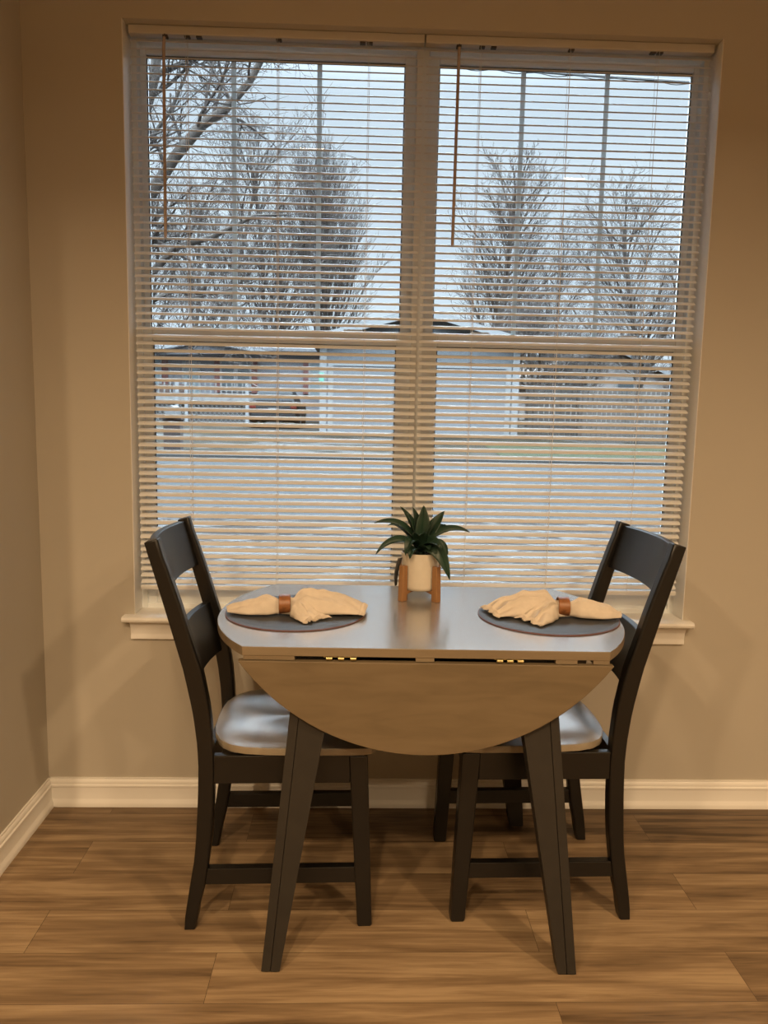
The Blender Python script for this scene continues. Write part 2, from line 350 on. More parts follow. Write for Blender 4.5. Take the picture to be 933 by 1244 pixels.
# ------------------------------------------------------------------ blinds
def blind(label, x0, x1, wandx):
    r = thing('window_blind', label, 'blind', ((x0+x1)/2, .047, WZ1), group='white mini blinds on the window')
    hw = (x1-x0)/2
    # headrail: open U channel with a rolled lip
    hp = [(-.015,-.0245),(-.0165,-.022),(-.0165,-.0025),(-.0145,-.001),(.0145,-.001),(.0145,-.0245)]
    MB().loft([[(x, p, z) for p, z in hp] for x in (-hw, hw)]).build('headrail', M['head'], r, bevel=.0008)
    n = 74; pitch = .0221; top = -.040; tilt = R(25); wd = .0130; crown = .0027; th = .0004
    sl = MB(); rnd = random.Random(7)
    for i in range(n):
        zc = top - i*pitch
        if i > n-8: zc = top - (n-8)*pitch - (i-(n-8))*pitch*.93
        tl = tilt + rnd.uniform(-.035, .035)
        for sgn in (1,):
            rings = []
            for x in (-hw+.002, -hw+.005, hw-.005, hw-.002):
                w_ = wd*(.90 if abs(abs(x)-hw) < .003 else 1)
                pr = []
                for q in (-1,-.5,0,.5,1): pr.append((q*w_, crown*(1-q*q)))
                pr2 = [(a, b-th*2) for a, b in reversed(pr)]
                ring = []
                for a, b in pr + pr2:
                    ring.append((x, a*math.cos(tl) - b*math.sin(tl), zc + a*math.sin(tl) + b*math.cos(tl)))
                rings.append(ring)
            sl.loft(rings)
    sl.build('slat_panel', M['slat'], r, smooth=30)
    zb = zc - .020
    bp = [(-.012,-.004),(-.010,-.007),(.010,-.007),(.012,-.004),(.012,.004),(.009,.007),(-.009,.007),(-.012,.004)]
    MB().loft([[(x, a, zb+b) for a, b in bp] for x in (-hw+.002, hw-.002)]).build('bottom_rail', M['slat'], r, smooth=40)
    for fx in (-.83, -.26, .30, .84) if False else (-.62, .0, .62):
        x = fx*hw
        c = MB()
        for y in (-.0125, .0125): c.tube([(x, y, -.022), (x, y, zb)], .00055, 5)
        c.tube([(x+.004, 0, -.022), (x+.004, 0, zb)], .0007, 5)
        for i in range(0, n, 1):
            zc_ = top - i*pitch
            c.tube([(x, -.0125, zc_-.006), (x, .0125, zc_+.004)], .0004, 4)
        c.build('ladder_cord', M['cord'], r)
    # tilt wand with its hook
    wz = -.036
    wd_ = MB().tube([(wandx, -.020, wz), (wandx-.001, -.0235, wz-.03), (wandx-.004, -.026, wz-.56)], .0047, 6, True)
    wo = wd_.build('tilt_wand', M['wand'], r, smooth=25)
    hk = MB().tube([(wandx, -.008, -.0215), (wandx, -.017, -.026), (wandx, -.021, -.034), (wandx, -.018, -.043)], .0016, 6)
    hk.box(wandx-.007, wandx+.007, -.012, .004, -.031, -.0245)
    hk.build('hook', M['clip'], wo)
    for fx in (-.62, .0, .62, -.62+.08, .62-.05):
        MB().box(fx*hw-.004, fx*hw+.012, -.010, .006, -.0285, -.0245).build('cord_clip', M['clip'], r)
    return r
blind('white mini blind on the left half of the window', WX0+.010, CX-.0025, -.325)
blind('white mini blind on the right half of the window', CX+.0025, WX1-.013, -.330)

# ------------------------------------------------------------------ drop-leaf table
T = thing('drop_leaf_table', 'small drop-leaf dining table with wood top greyed for sky sheen and dark splayed legs', 'table', (.160, -.430, 0), R(-1.0))
RT, HY = .513, .312
def top_outline(n=24):
    a0 = math.asin(HY/RT); pts = []
    for i in range(n+1):
        a = -a0 + 2*a0*i/n; pts.append((RT*math.cos(a), RT*math.sin(a)))
    for i in range(n+1):
        a = PI - a0 + 2*a0*i/n; pts.append((RT*math.cos(a), RT*math.sin(a)))
    return pts
tb = MB().prism(top_outline(), lambda p, t: (p[0], p[1], .7395 + .0205*t)).build('tabletop', M['sheenwood'], T, smooth=30, bevel=.0012)
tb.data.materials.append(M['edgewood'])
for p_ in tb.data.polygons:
    if abs(p_.normal.z) < .5: p_.material_index = 1  # edges show the tan wood, the top keeps its sheen grey
# leaves: circular segments hanging on each long side
def leaf_outline(n=36):
    c = .416; h = .213; r = (c*c+h*h)/(2*h); zc = .516 + r; a0 = math.asin(c/r)
    return [(r*math.sin(-a0 + 2*a0*i/n), zc - r*math.cos(-a0 + 2*a0*i/n)) for i in range(n+1)]
for s in (-1, 1):
    y0 = s*(HY+.006); y1 = s*(HY-.014)
    MB().prism(leaf_outline(), lambda p, t: (p[0], y0 + (y1-y0)*t, p[1])).build('drop_leaf', M['leafwood'], T, smooth=30, bevel=.0012)
MB().box(-.285,.285,-.272,-.252,.665,.7395).box(-.285,.285,.252,.272,.665,.7395).box(-.285,-.265,-.252,.252,.665,.7395).box(.265,.285,-.252,.252,.665,.7395).build('apron', M['espresso'], T)
for xa, xb in ((-.405,-.292), (-.024,.017), (.287,.335), (.371,.407)):
    for s in (-1, 1):
        ya, yb = sorted((s*(HY-.001), s*(HY-.060)))
        if abs(xa) > .27:   # follow the round outline
            lim = math.sqrt(RT**2 - (HY-.0)**2) - .004
        MB().box(xa, xb, ya, yb, .7275 if False else .7305, .7396).build('leaf_bearer', M['edgewood'], T)
for xa, xb in ((-.228,-.154), (.151,.215)):
    for s in (-1, 1):
        h = MB(); ya, yb = sorted((s*(HY-.003), s*(HY-.045)))
        h.box(xa, xb, ya, yb, .7375, .7397)
        for k in range(3):
            xx = xa + (xb-xa)*(.08 + .36*k)
            h.tube([(xx, s*(HY-.003), .7345), (xx+.013, s*(HY-.003), .7345)], .0042, 10)
        h.build('hinge', M['brass'], T, smooth=40)
# legs: outer constant strip and inner tapering board with a groove between
def table_leg(sx, sy):
    m = MB(); zt = .738
    def xo(z): return .362 - .098*z         # outer edge
    def yo(z): return .343 - .070*z
    def wi(z): return .021 + .044*min(z/.62, 1)   # inner board width
    ks = .021; g = .0022
    levels = [.004, .2, .4, .62, zt]
    def ring(pts, z): 
        q = [(sx*x, sy*y, z) for x, y in pts]
        return q if sx*sy > 0 else q[::-1]
    rings = []
    for z in [0.0] + levels:
        X, Y, W = xo(z), yo(z), wi(z); D = .040 + .02*min(z/.62, 1)
        i = .003 if z == 0 else 0
        gx = X - ks; gd = .004
        rings.append(ring([(X-i, Y-D+i), (X-i, Y-i), (gx+g/2, Y-i), (gx+g/4, Y-gd), (gx-g/4, Y-gd), (gx-g/2, Y-i), (X-ks-W+i, Y-i), (X-ks-W+i, Y-D+i)], z))
    m.loft(rings)
    return m
for sx in (-1, 1):
    for sy in (-1, 1):
        table_leg(sx, sy).build('leg', M['legpaint'], T)

# ------------------------------------------------------------------ chairs
PROF = [(0,-.041,-.010),(.06,-.033,-.001),(.11,-.025,.012),(.19,-.012,.024),(.24,-.008,.030),(.29,-.005,.0335),(.345,-.002,.036),(.43,0,.037),(.49,-.0035,.0345),
        (.56,-.012,.029),(.66,-.032,.011),(.755,-.058,-.018),(.81,-.073,-.034),(.90,-.0985,-.063),(.966,-.118,-.087)]
def prof(z):
    for a, b in zip(PROF, PROF[1:]):
        if a[0] <= z <= b[0]:
            t = (z-a[0])/(b[0]-a[0]); return a[1]+(b[1]-a[1])*t, a[2]+(b[2]-a[2])*t
    return PROF[-1][1:] 
HW, PT = .205, .036
def make_chair(label):
    r = thing('dining_chair', label, 'chair', group='dark dining chairs with grey washed seats')
    for s in (-1, 1):
        rings = []
        for i in range(33):
            z = .968*i/32; o_, i_ = prof(min(z, .966))
            if i == 0: o_ += .002; i_ -= .002
            yo, yi = s*HW, s*(HW-PT)
            ch = .004
            ring = [(o_, yi, z), (i_-ch, yi, z), (i_, yi+s*ch, z), (i_, yo-s*ch, z), (i_-ch, yo, z), (o_, yo, z)]
            if i == 32: ring = [(x, y, zz + (x-o_)*.28) for x, y, zz in ring]
            rings.append(ring if s > 0 else ring[::-1])
        MB().loft(rings).build('rear_post', M['espresso'], r, smooth=35, bevel=.0025)
    # front legs, tapered on the inner sides
    for s in (-1, 1):
        yo = s*(HW-.002)
        lo = [(.387, yo-s*.036), (.424, yo-s*.036), (.424, yo), (.387, yo)]
        hi = [(.361, yo-s*.044), (.407, yo-s*.044), (.407, yo), (.361, yo)]
        b = [(x+(.003 if x < .4 else -.003), y, 0) for x, y in lo]
        rings = [b, [(x, y, .006) for x, y in lo], [(x, y, .449) for x, y in hi]]
        if s < 0: rings = [q[::-1] for q in rings]
        MB().loft(rings).build('front_leg', M['espresso'], r, bevel=.003)
    # seat frame (aprons)
    f = MB()
    for s in (-1, 1):
        ya, yb = sorted((s*(HW-.006), s*(HW-.026))); f.box(.034, .365, ya, yb, .378, .449)
    f.box(.372, .394, -(HW-.044), HW-.044, .378, .449); f.box(.010, .030, -(HW-PT), HW-PT, .378, .449)
    f.build('seat_frame', M['espresso'], r, bevel=.002)
    for s in (-1, 1):
        ya, yb = sorted((s*(HW-.006), s*(HW-.028)))
        MB().hexa([(.008,ya,.116),(.386,ya,.116),(.386,yb,.116),(.008,yb,.116)], [(.018,ya,.158),(.383,ya,.158),(.383,yb,.158),(.018,yb,.158)]).build('stretcher', M['espresso'], r, bevel=.002)
    # saddle seat
    half = [(.018,0),(.020,.06),(.026,.105),(.041,.145),(.054,.165),(.076,.184),(.112,.198),(.16,.2045),(.21,.2075),(.28,.2085),(.36,.2085),(.400,.207),(.417,.200),(.426,.187),(.4285,.165),(.4285,0)]
    out = [(x, y) for x, y in half] + [(x, -y) for x, y in reversed(half[1:-1])]
    cxs, cys = .225, 0
    def dip(x, y):
        u = (x-.185)/.15; d = 0
        for sy in (-1, 1):
            v = (y - sy*.088)/.085
            q = u*u + v*v
            if q < 1: d += .0105*(1-q)**1.3 if q > 0 else .0105
        return d
    N = 14; sm = MB(); rings = []
    zt, zb = .470, .450
    rings.append([(cxs+(x-cxs)*.975, y*.975, zb) for x, y in out])
    rings.append([(x, y, zb+.003) for x, y in out]); rings.append([(x, y, zt-.0028) for x, y in out])
    rings.append([(cxs+(x-cxs)*.9945, y*.9945, zt-.0004) for x, y in out])
    # refine: concentric rings towards the centre
    for k in range(N):
        s_ = .984*(1 - k/N) + .002
        rings.append([(cxs+(x-cxs)*s_, y*s_, zt - dip(cxs+(x-cxs)*s_, y*s_)) for x, y in out])
    sm.loft(rings)
    sm.build('seat', M['seatwood'], r, smooth=32)
    # curved back rails, set into the rear half of the posts
    def rail(z0, z1, bow):
        rings = []
        nz = 5
        for i in range(13):
            y = -(HW-PT+.006) + 2*(HW-PT+.006)*i/12; q = 1-(y/(HW-PT))**2
            ring = []
            for j in range(nz+1):
                z = z0 + (z1-z0)*j/nz; ring.append((prof(z)[0] + .021 - bow*q, y, z))
            for j in range(nz, -1, -1):
                z = z0 + (z1-z0)*j/nz; ring.append((prof(z)[0] + .004 - bow*q, y, z))
            rings.append(ring)
        return MB().loft(rings)
    rail(.842, .9655, .022).build('back_rail', M['espresso'], r, smooth=35, bevel=.002)
    rail(.596, .737, .022).build('back_rail', M['espresso'], r, smooth=35, bevel=.002)
    return r
ch = make_chair('dark dining chair at the left side of the table, facing right')
ch.location = (-.381, -.413, 0); ch.rotation_euler = (0, 0, R(1.4))
dup(ch, (.6665, -.378, 0), PI + R(1.2), 'dark dining chair at the right side of the table, facing left')

# ------------------------------------------------------------------ placemats
def placemat(label, x, y):
    r = thing('placemat', label, 'placemat', (x, y, .7602), group='round grey leather placemats')
    n = 72; RM = .1795
    MB().lathe([(.0005,.0004),(RM-.0012,.0004),(RM,.0012),(RM,.0026),(RM-.0015,.0030),(.0005,.0030)], n=n).build('edge_band', M['leatheredge'], r, smooth=40)
    top = MB().lathe([(.0005,.0028),(RM-.0018,.0030),(RM-.0022,.0036),(RM-.006,.0039),(RM-.0075,.0034),(RM-.009,.0039),(RM-.012,.0039),(RM-.0135,.0034),(RM-.015,.0039),(.0005,.0040)], n=n)
    top.build('mat_top', M['leather'], r, smooth=40)
    return r
placemat('round dark grey placemat at the left place setting', -.158, -.440)
placemat('round dark grey placemat at the right place setting', .492, -.453)

# ------------------------------------------------------------------ napkins gathered in wooden rings
def sheet(mb, path, width, height, pleat, npl, seed, edge=0, nu=26, nv=40, lift=.004, skew=0):
    """pleated cloth leaving the ring: path points (x,y), width/height/pleat along u"""
    rnd = random.Random(seed); ph = rnd.uniform(0, 6)
    P = [Vector((p[0], p[1], 0)) for p in path]
    def at(t):
        k = t*(len(P)-1); i = min(int(k), len(P)-2); f = k-i
        # smooth (catmull-rom) interpolation
        p0 = P[max(i-1,0)]; p1 = P[i]; p2 = P[i+1]; p3 = P[min(i+2,len(P)-1)]
        return .5*((2*p1) + (p2-p0)*f + (2*p0-5*p1+4*p2-p3)*f*f + (3*p1-p0-3*p2+p3)*f**3)
    def lerp(a, t):
        k = t*(len(a)-1); i = min(int(k), len(a)-2); f = k-i; f = f*f*(3-2*f)
        return a[i]+(a[i+1]-a[i])*f
    def fn(u, v):
        c = at(u); d = (at(min(u+.02,1)) - at(max(u-.02,0))); d.z = 0; d.normalize(); sd = Vector((-d.y, d.x, 0))
        q = 2*v-1; p0_ = c + sd*q*.05; w = lerp(width, u); h = lerp(height, u); a = lerp(pleat, u)
        dome = max(0, 1-abs(q)**2.4)**.6
        fold = a*(1 - 2.2*abs(math.sin(.5*npl*PI*q + ph + .5*u))**.8) * (.3+.7*dome) + a*.5*math.sin(3.1*npl*q + 2*ph - 1.5*u)
        wr = noise.noise(Vector((p0_.x*45+seed, p0_.y*70, u*3)))*.0034*dome + noise.noise(Vector((u*9, q*5+seed, 1.7)))*.003*dome
        z = lift + h*dome + max(-h*dome*.6, fold) + wr
        p = c + sd*(q*w + .35*fold) - d*(skew*q*q*u*w + .25*abs(fold))
        return (p.x, p.y, max(.0035, z))
    mb.grid(nu, nv, fn)
    return [Vector(fn(1, j/nv)) for j in range(nv+1)], (at(1)-at(.96)).normalized()
def fringe(mb, edge, d, seed, ln=.013):
    rnd = random.Random(seed)
    for i in range(len(edge)-1):
        for k in range(4):
            p = edge[i].lerp(edge[i+1], (k+.5)/4)
            q = p + (d + Vector((rnd.uniform(-.35,.35), rnd.uniform(-.35,.35), 0))).normalized()*ln*rnd.uniform(.5,1.1)
            m_ = (p+q)/2 + Vector((0,0,.0005)); q.z = max(.0025, p.z*.75 - .001)
            mb.tube([p, m_, q], [.0010,.0009,.0006], 3)
def napkin(label, ringlabel, loc, tail, lobes, ringrot):
    r = thing('napkin', label, 'napkin', loc, group='beige cloth napkins in wooden rings')
    c = MB(); edges = []
    sheet(c, *tail)
    for lb in lobes: edges.append(sheet(c, *lb))
    c.build('cloth', M['cloth'], r, smooth=70, solid=.0016)
    for i, (e, d) in enumerate(edges):
        fr = MB(); fringe(fr, e, d, 11+i); fr.build('fringe', M['cloth'], r)
    g = thing('napkin_ring', ringlabel, 'napkin ring', loc, ringrot, group='brown wooden napkin rings')
    # oval band: torus-like lathe about local x
    m = MB(); n = 40; rings = []
    pr = [(-.0135,.0215),(.0135,.0215),(.0145,.0228),(.0135,.0245),(-.0135,.0245),(-.0145,.0228)]
    for k in range(n+1):
        a = 2*PI*k/n
        rings.append([(x, rr*1.12*math.cos(a), .0262 + rr*math.sin(a)*1.02) for x, rr in pr])
    m.loft(rings, cap=False).build('band', M['ring'], g, smooth=40)
    return r
# left: plain tail to the left, two fringed lobes to the right
zt = .7644
napkin('beige napkin with its plain tail pointing left and fringed end to the right', 'brown wooden napkin ring around the left napkin',
       (-.184, -.474, zt),
       ([(.014,0),(-.018,.001),(-.05,.003),(-.098,.008),(-.148,.014)], [.014,.016,.032,.037,.022], [.030,.032,.041,.026,.010], [.002,.003,.008,.008,.003], 2.6, 3, 0, 34, 52, .005, .35),
       [([(-.014,.003),(.018,.006),(.050,.014),(.095,.024),(.145,.030),(.196,.026)], [.013,.016,.040,.052,.055,.052], [.030,.033,.054,.048,.034,.012], [.002,.004,.010,.011,.009,.006], 3.4, 5, 0, 40, 64, .006, .05),
        ([(-.014,-.002),(.018,-.006),(.040,-.022),(.062,-.042),(.080,-.060)], [.012,.014,.028,.036,.040], [.028,.032,.038,.024,.008], [.002,.003,.007,.008,.005], 2.8, 8, 0, 34, 48, .004, .0)], R(4))
napkin('beige napkin with fringed end spread left and its plain tail pointing right', 'brown wooden napkin ring around the right napkin',
       (.527, -.466, zt),
       ([(-.014,0),(.018,-.001),(.05,-.004),(.10,-.008),(.150,-.010)], [.014,.016,.031,.034,.017], [.030,.032,.042,.030,.008], [.002,.003,.008,.007,.003], 2.6, 13, 0, 34, 52, .005, .35),
       [([(.014,.003),(-.018,.006),(-.050,.014),(-.095,.022),(-.140,.024),(-.180,.014)], [.013,.016,.040,.052,.055,.052], [.030,.033,.054,.050,.036,.010], [.002,.004,.010,.011,.009,.005], 3.4, 17, 0, 40, 64, .006, .05),
        ([(.014,-.003),(-.018,-.008),(-.046,-.024),(-.074,-.044),(-.100,-.060)], [.012,.015,.032,.044,.050], [.028,.032,.042,.030,.009], [.002,.003,.008,.009,.005], 3.2, 21, 0, 34, 52, .004, .0)], R(-4))

# ------------------------------------------------------------------ potted plant on its stand
PX, PY, PZ = .1735, -.262, .7602
st = thing('plant_stand', 'small brown wooden four-legged stand holding the cream pot', 'plant stand', (PX, PY, PZ), R(-5))
for k in range(4):
    a = PI/4 + PI/2*k; m = MB(); rr = .0625; hw = .0085
    u = Vector((math.cos(a), math.sin(a), 0)); v = Vector((-u.y, u.x, 0))
    def cr(ri, ro, z): return [tuple(u*q + v*s_*hw + Vector((0,0,z))) for q, s_ in ((ri,-1),(ro,-1),(ro,1),(ri,1))]
    m.hexa(cr(.0555, .0755, 0), cr(.0555, .0725, .099))
    m.build('leg', M['standwood'], st, bevel=.0015)
for k in range(2):
    a = PI/4 + PI/2*k; u = Vector((math.cos(a), math.sin(a), 0)); v = Vector((-u.y, u.x, 0)); m = MB()
    n = 12; rings = []
    for i in range(n+1):
        q = -.056 + .112*i/n; zz = .017 + .008*(1-(q/.056)**2)
        rings.append([tuple(u*q + v*s_ + Vector((0,0,z))) for s_, z in ((-.006,zz),(.006,zz),(.006,.0275),(-.006,.0275))])
    m.loft(rings); m.build('crossbar', M['standwood'], st, bevel=.001)
pl = thing('potted_plant', 'dark green leafy plant in a cream ridged pot on the wooden stand', 'plant', (PX, PY, PZ+.0277))
pp = [(.0005,.0)]
pp += [(.046,0),(.0490,.003)]
for i in range(1, 13):
    z = .003 + .094*i/13; pp.append((.0495 + .003*z/.1 + (.0009 if i % 2 else 0), z)) 
pp += [(.0535,.100),(.0535,.1025),(.0515,.1035),(.0498,.102),(.049,.090),(.0005,.090)]
MB().lathe(pp, n=48).build('pot', M['pot'], pl, smooth=35)
sm = MB(); rnd = random.Random(3)
sm.lathe([(.0005,.086),(.0488,.086),(.0488,.092),(.0005,.094)], n=24)
for i in range(120):
    a = rnd.uniform(0, 2*PI); q = .045*math.sqrt(rnd.random()); z = .093+rnd.uniform(0,.003); s_ = rnd.uniform(.0015,.004)
    x, y = q*math.cos(a), q*math.sin(a); sm.box(x-s_, x+s_, y-s_*.7, y+s_*.7, z-.002, z+s_*.5)
sm.build('soil', M['soil'], pl)
MB().tube([(0,0,.088),(0,0,.115),(.001,-.001,.15)], [.014,.012,.006], 10).build('stem', M['leaf'], pl)
def leaf(base, mid, tip, width, twist=0, nu=16, nv=6):
    b, m_, t = Vector(base), Vector(mid), Vector(tip); mb = MB()
    def pos(u): return b*(1-u)**2 + m_*2*u*(1-u) + t*u*u
    def fn(u, v):
        p = pos(u); d = (pos(min(u+.02,1)) - pos(max(u-.02,0))).normalized()
        side = d.cross(Vector((0,0,1)))
        if side.length < .2: side = Vector((1,0,0)) 
        side.normalize(); nrm = side.cross(d).normalized()
        ca, sa = math.cos(twist), math.sin(twist); s2 = side*ca + nrm*sa; n2 = nrm*ca - side*sa
        w = width*(math.sin(PI*min(1, .14 + .86*u)**.85))**.8*(1 if u < .98 else .15)
        q = 2*v-1
        return tuple(p + s2*q*w + n2*(abs(q)*w*.42 - .0008*math.cos(q*9)))
    mb.grid(nu, nv, fn); return mb
LV = [((-.01,0,.125),(-.055,-.015,.205),(-.131,-.012,.184),.0155,.5), ((-.01,-.005,.118),(-.075,-.03,.165),(-.126,-.035,.100),.0150,.5),
      ((-.01,-.01,.115),(-.032,-.055,.175),(-.046,-.065,.104),.0165,.25), ((-.005,.01,.125),(-.02,.02,.185),(-.058,.025,.226),.0125,.7),
      ((0,-.006,.125),(.006,-.004,.18),(.006,.004,.233),.0205,.0), ((.005,.01,.125),(.04,.02,.175),(.066,.02,.216),.0185,-.9),
      ((.01,0,.12),(.07,-.01,.190),(.134,-.012,.162),.0155,-.5), ((.008,-.012,.112),(.036,-.065,.172),(.076,-.070,.038),.0235,-1.15),
      ((.012,-.005,.115),(.065,-.01,.150),(.074,-.012,.085),.0150,-.6), ((-.004,-.012,.110),(-.006,-.045,.172),(-.010,-.062,.158),.0215,.0),
      ((.0,-.010,.108),(.030,-.070,.160),(.050,-.080,.124),.0165,-.3), ((-.006,.0,.12),(-.03,-.005,.195),(-.038,-.008,.208),.0165,.6),
      ((.004,-.004,.12),(.022,-.016,.165),(.032,-.020,.200),.0185,-.5), ((0,.012,.12),(.0,.06,.175),(-.01,.105,.165),.0150,0),
      ((.008,.012,.12),(.05,.055,.18),(.09,.08,.16),.0150,-.3), ((-.008,.012,.12),(-.05,.055,.18),(-.09,.075,.165),.0150,.3),
      ((.002,-.012,.105),(.012,-.055,.140),(.018,-.074,.122),.016,-.1), ((-.003,.004,.125),(-.012,.012,.19),(-.024,.015,.226),.0150,.4),
      ((-.006,-.012,.106),(-.030,-.055,.135),(-.034,-.066,.095),.0140,.2)]
for L_ in LV:
    leaf(*L_).build('leaf', M['leaf'], pl, smooth=60, solid=.0008)
tg = MB().grid(10, 3, lambda u, v: (-.0575 - .011*math.sin(u*2.0) + (v-.5)*.013*(1-.5*u**3), -.018 + (v-.5)*.016, .088 - u*.078))
tg.build('hang_tag', M['tagpaper'], pl, smooth=60, solid=.0008)

# ------------------------------------------------------------------ ceiling lights
for i, (lx, ly, lab) in enumerate([(-1.36,-3.05,'l'), (-.33,-3.10,'c'), (1.28,-2.25,'r'), (1.9,-4.0,'b'), (.45,-4.4,'k'), (-.29,-1.89,'n')]):  # b and k: unseen lamps added behind to soften the shadows
    r = thing('ceiling_light', 'round recessed lamp shining down from the white ceiling', 'ceiling light', (lx, ly, CZ), group='recessed ceiling lights')
    MB().lathe([(.0005,-.001),(.072,-.001),(.072,-.004),(.0005,-.004)], n=28).build('lens', emit('lamp_lens', (1,.74,.44), 60), r)
    MB().lathe([(.073,-.0005),(.088,-.0005),(.086,-.005),(.073,-.006)], n=28).build('trim_ring', M['trim'], r)
    ld = bpy.data.lights.new('recessed_lamp', 'AREA'); ld.energy = LAMP[lab]; ld.color = WARM
    ld.shape = 'DISK'; ld.size = .14; ld.spread = R(152)
    lo = bpy.data.objects.new('recessed_lamp', ld); C.objects.link(lo); lo.parent = r; lo.location = (0,0,-.02)

# ------------------------------------------------------------------ outside: ground
def gz(y):
    pts = [(.16,-.25),(8.0,-.18),(14.9,.15),(21.6,.55),(27.5,.66),(40,.95),(90,1.5),(160,2.2)]
    for a, b in zip(pts, pts[1:]):
        if a[0] <= y <= b[0]: return a[1] + (b[1]-a[1])*(y-a[0])/(b[0]-a[0])
    return pts[-1][1]
def strip(y0, y1, x0, x1, n, dz=0):
    return MB().grid(n, 1, lambda u, v: (x0+(x1-x0)*v, y0+(y1-y0)*u, gz(y0+(y1-y0)*u)+dz))
struct(strip(.165, 8.0, -60, 60, 8).build('ground_near', M['litter']), 'leaf-littered ground with snow crumbs below the window')
struct(strip(8.0, 14.9, -60, 60, 8).build('road', M['road']), 'pale grey street outside')
struct(MB().box(-60,60,14.9,15.1,gz(14.9)-.2,gz(14.9)+.07).build('curb', M['curb']), 'concrete curb along the far side of the street')
struct(strip(15.1, 160, -120, 120, 40, .03).build('lawn', M['grass']), 'winter lawn with patches of snow across the street')
struct(strip(15.3, 19.3, 3.3, 30, 6, .045).build('lawn_green', M['green']), 'green grass strip before the fence')

# ------------------------------------------------------------------ garage
def gable(mb, x0, x1, xp, y0, y1, z0, ze0, ze1, zp):
    mb.loft([[(x0,y,z0),(x1,y,z0),(x1,y,ze1),(xp,y,zp),(x0,y,ze0)] for y in (y0,y1)]); return mb
G = thing('garage', 'white gabled garage with a wide door across the street', 'garage', (1.78, 21.6, gz(21.6)))
g = MB(); gx = 3.02; e = 2.85; pk = 3.66
gable(g, -gx, gx, 0, 0, 7, -.3, e, e, pk); g.build('wall', M['garage'], G)
rf = MB()
for s in (-1, 1):
    rf.loft([[(s*(gx+.35), y, e-.10), (0, y, pk+.02), (0, y, pk+.12), (s*(gx+.35), y, e-.0)] for y in (-.3, 7.3)])
rf.build('roof', M['roof'], G)
fa = MB()
for s in (-1, 1):
    fa.loft([[(s*(gx+.40), y, e-.22), (0, y, pk-.12), (0, y, pk+.10), (s*(gx+.40), y, e-.02)] for y in (-.36, -.30)])
fa.build('rake_board', M['white'], G)
MB().box(-2.62, 2.62, -.03, 0, .02, 2.02).build('garage_door', M['door'], G)
tr = MB().box(-2.78,-2.62,-.05,0,0,2.14).box(2.62,2.78,-.05,0,0,2.14).box(-2.62,2.62,-.05,0,2.02,2.14).box(-gx-.01,-gx+.2,-.04,0,-.1,e-.08).box(gx-.2,gx+.01,-.04,0,-.1,e-.08)
tr.build('corner_trim', M['white'], G)
MB().box(-gx-.02, -gx+.12, -.16, -.04, 1.52, 1.80).build('wall_lamp', mat('green_lamp', (.08,.22,.17), .4), G)

# ------------------------------------------------------------------ house with deck
H = thing('house', 'lavender-grey sided house with red shutters and a gable across the street', 'house', (-6, 30, gz(30)))
z = gz(30); B = lambda v: v - z
MB().box(-8, 7, 0, 8, -.3, B(3.62)).build('wall', M['siding'], H)
rf = MB(); rf.loft([[(x, -.5, B(3.52)), (x, 4, B(4.45)), (x, 8.5, B(3.52)), (x, 8.5, B(3.62)), (x, 4, B(4.57)), (x, -.5, B(3.64))] for x in (-8.4, 7.4)]); rf.build('roof', M['roof'], H)
gm = MB(); gm.loft([[(-2.6,y,B(3.25)),(2.0,y,B(3.40)),(-.29,y,B(3.80))] for y in (-.75,0)]); gm.build('gable_wall', M['siding'], H)
gr = MB()
for a, b in (((-2.9,3.22),(-.29,3.80)), ((2.3,3.36),(-.29,3.80))):
    gr.loft([[(a[0],y,B(a[1])), (b[0],y,B(b[1])), (b[0],y,B(b[1]+.13)), (a[0],y,B(a[1]+.13))] for y in (-.95,-.75)])
gr.build('rake_board', M['white'], H)
def hwin(x0, x1, z0, z1, gl, mid=True):
    f = frame_mb(x0+6, x1+6, B(z0), B(z1), -.06, .0, .07, .07, .07, .07)
    if mid: f.box(x0+6, x1+6, -.05, 0, B((z0+z1)/2)-.025, B((z0+z1)/2)+.025)
    o = f.build('window', M['white'], H); MB().box(x0+6.05, x1+5.95, -.035, -.01, B(z0)+.05, B(z1)-.05).build('pane', M[gl], o)
hwin(-9.0,-8.07,1.95,3.18,'paleglass'); hwin(-5.72,-5.10,1.9,3.17,'darkglass'); hwin(-5.08,-4.46,1.9,3.17,'darkglass'); hwin(-2.14,-1.4,1.75,3.13,'paleglass')
for x0, x1 in ((-8.05,-7.82), (-5.95,-5.73), (-4.45,-4.22), (-2.36,-2.15)):
    MB().box(x0+6, x1+6, -.05, 0, B(1.85), B(3.16)).build('shutter', M['shutter'], H)
d = frame_mb(-1.25, -.52, B(1.6), B(3.06), -.07, 0, .07, .07, .05, .08).build('door', M['white'], H)
MB().box(-1.2, -.57, -.04, -.01, B(1.65), B(3.0)).build('storm_glass', M['paleglass'], d)

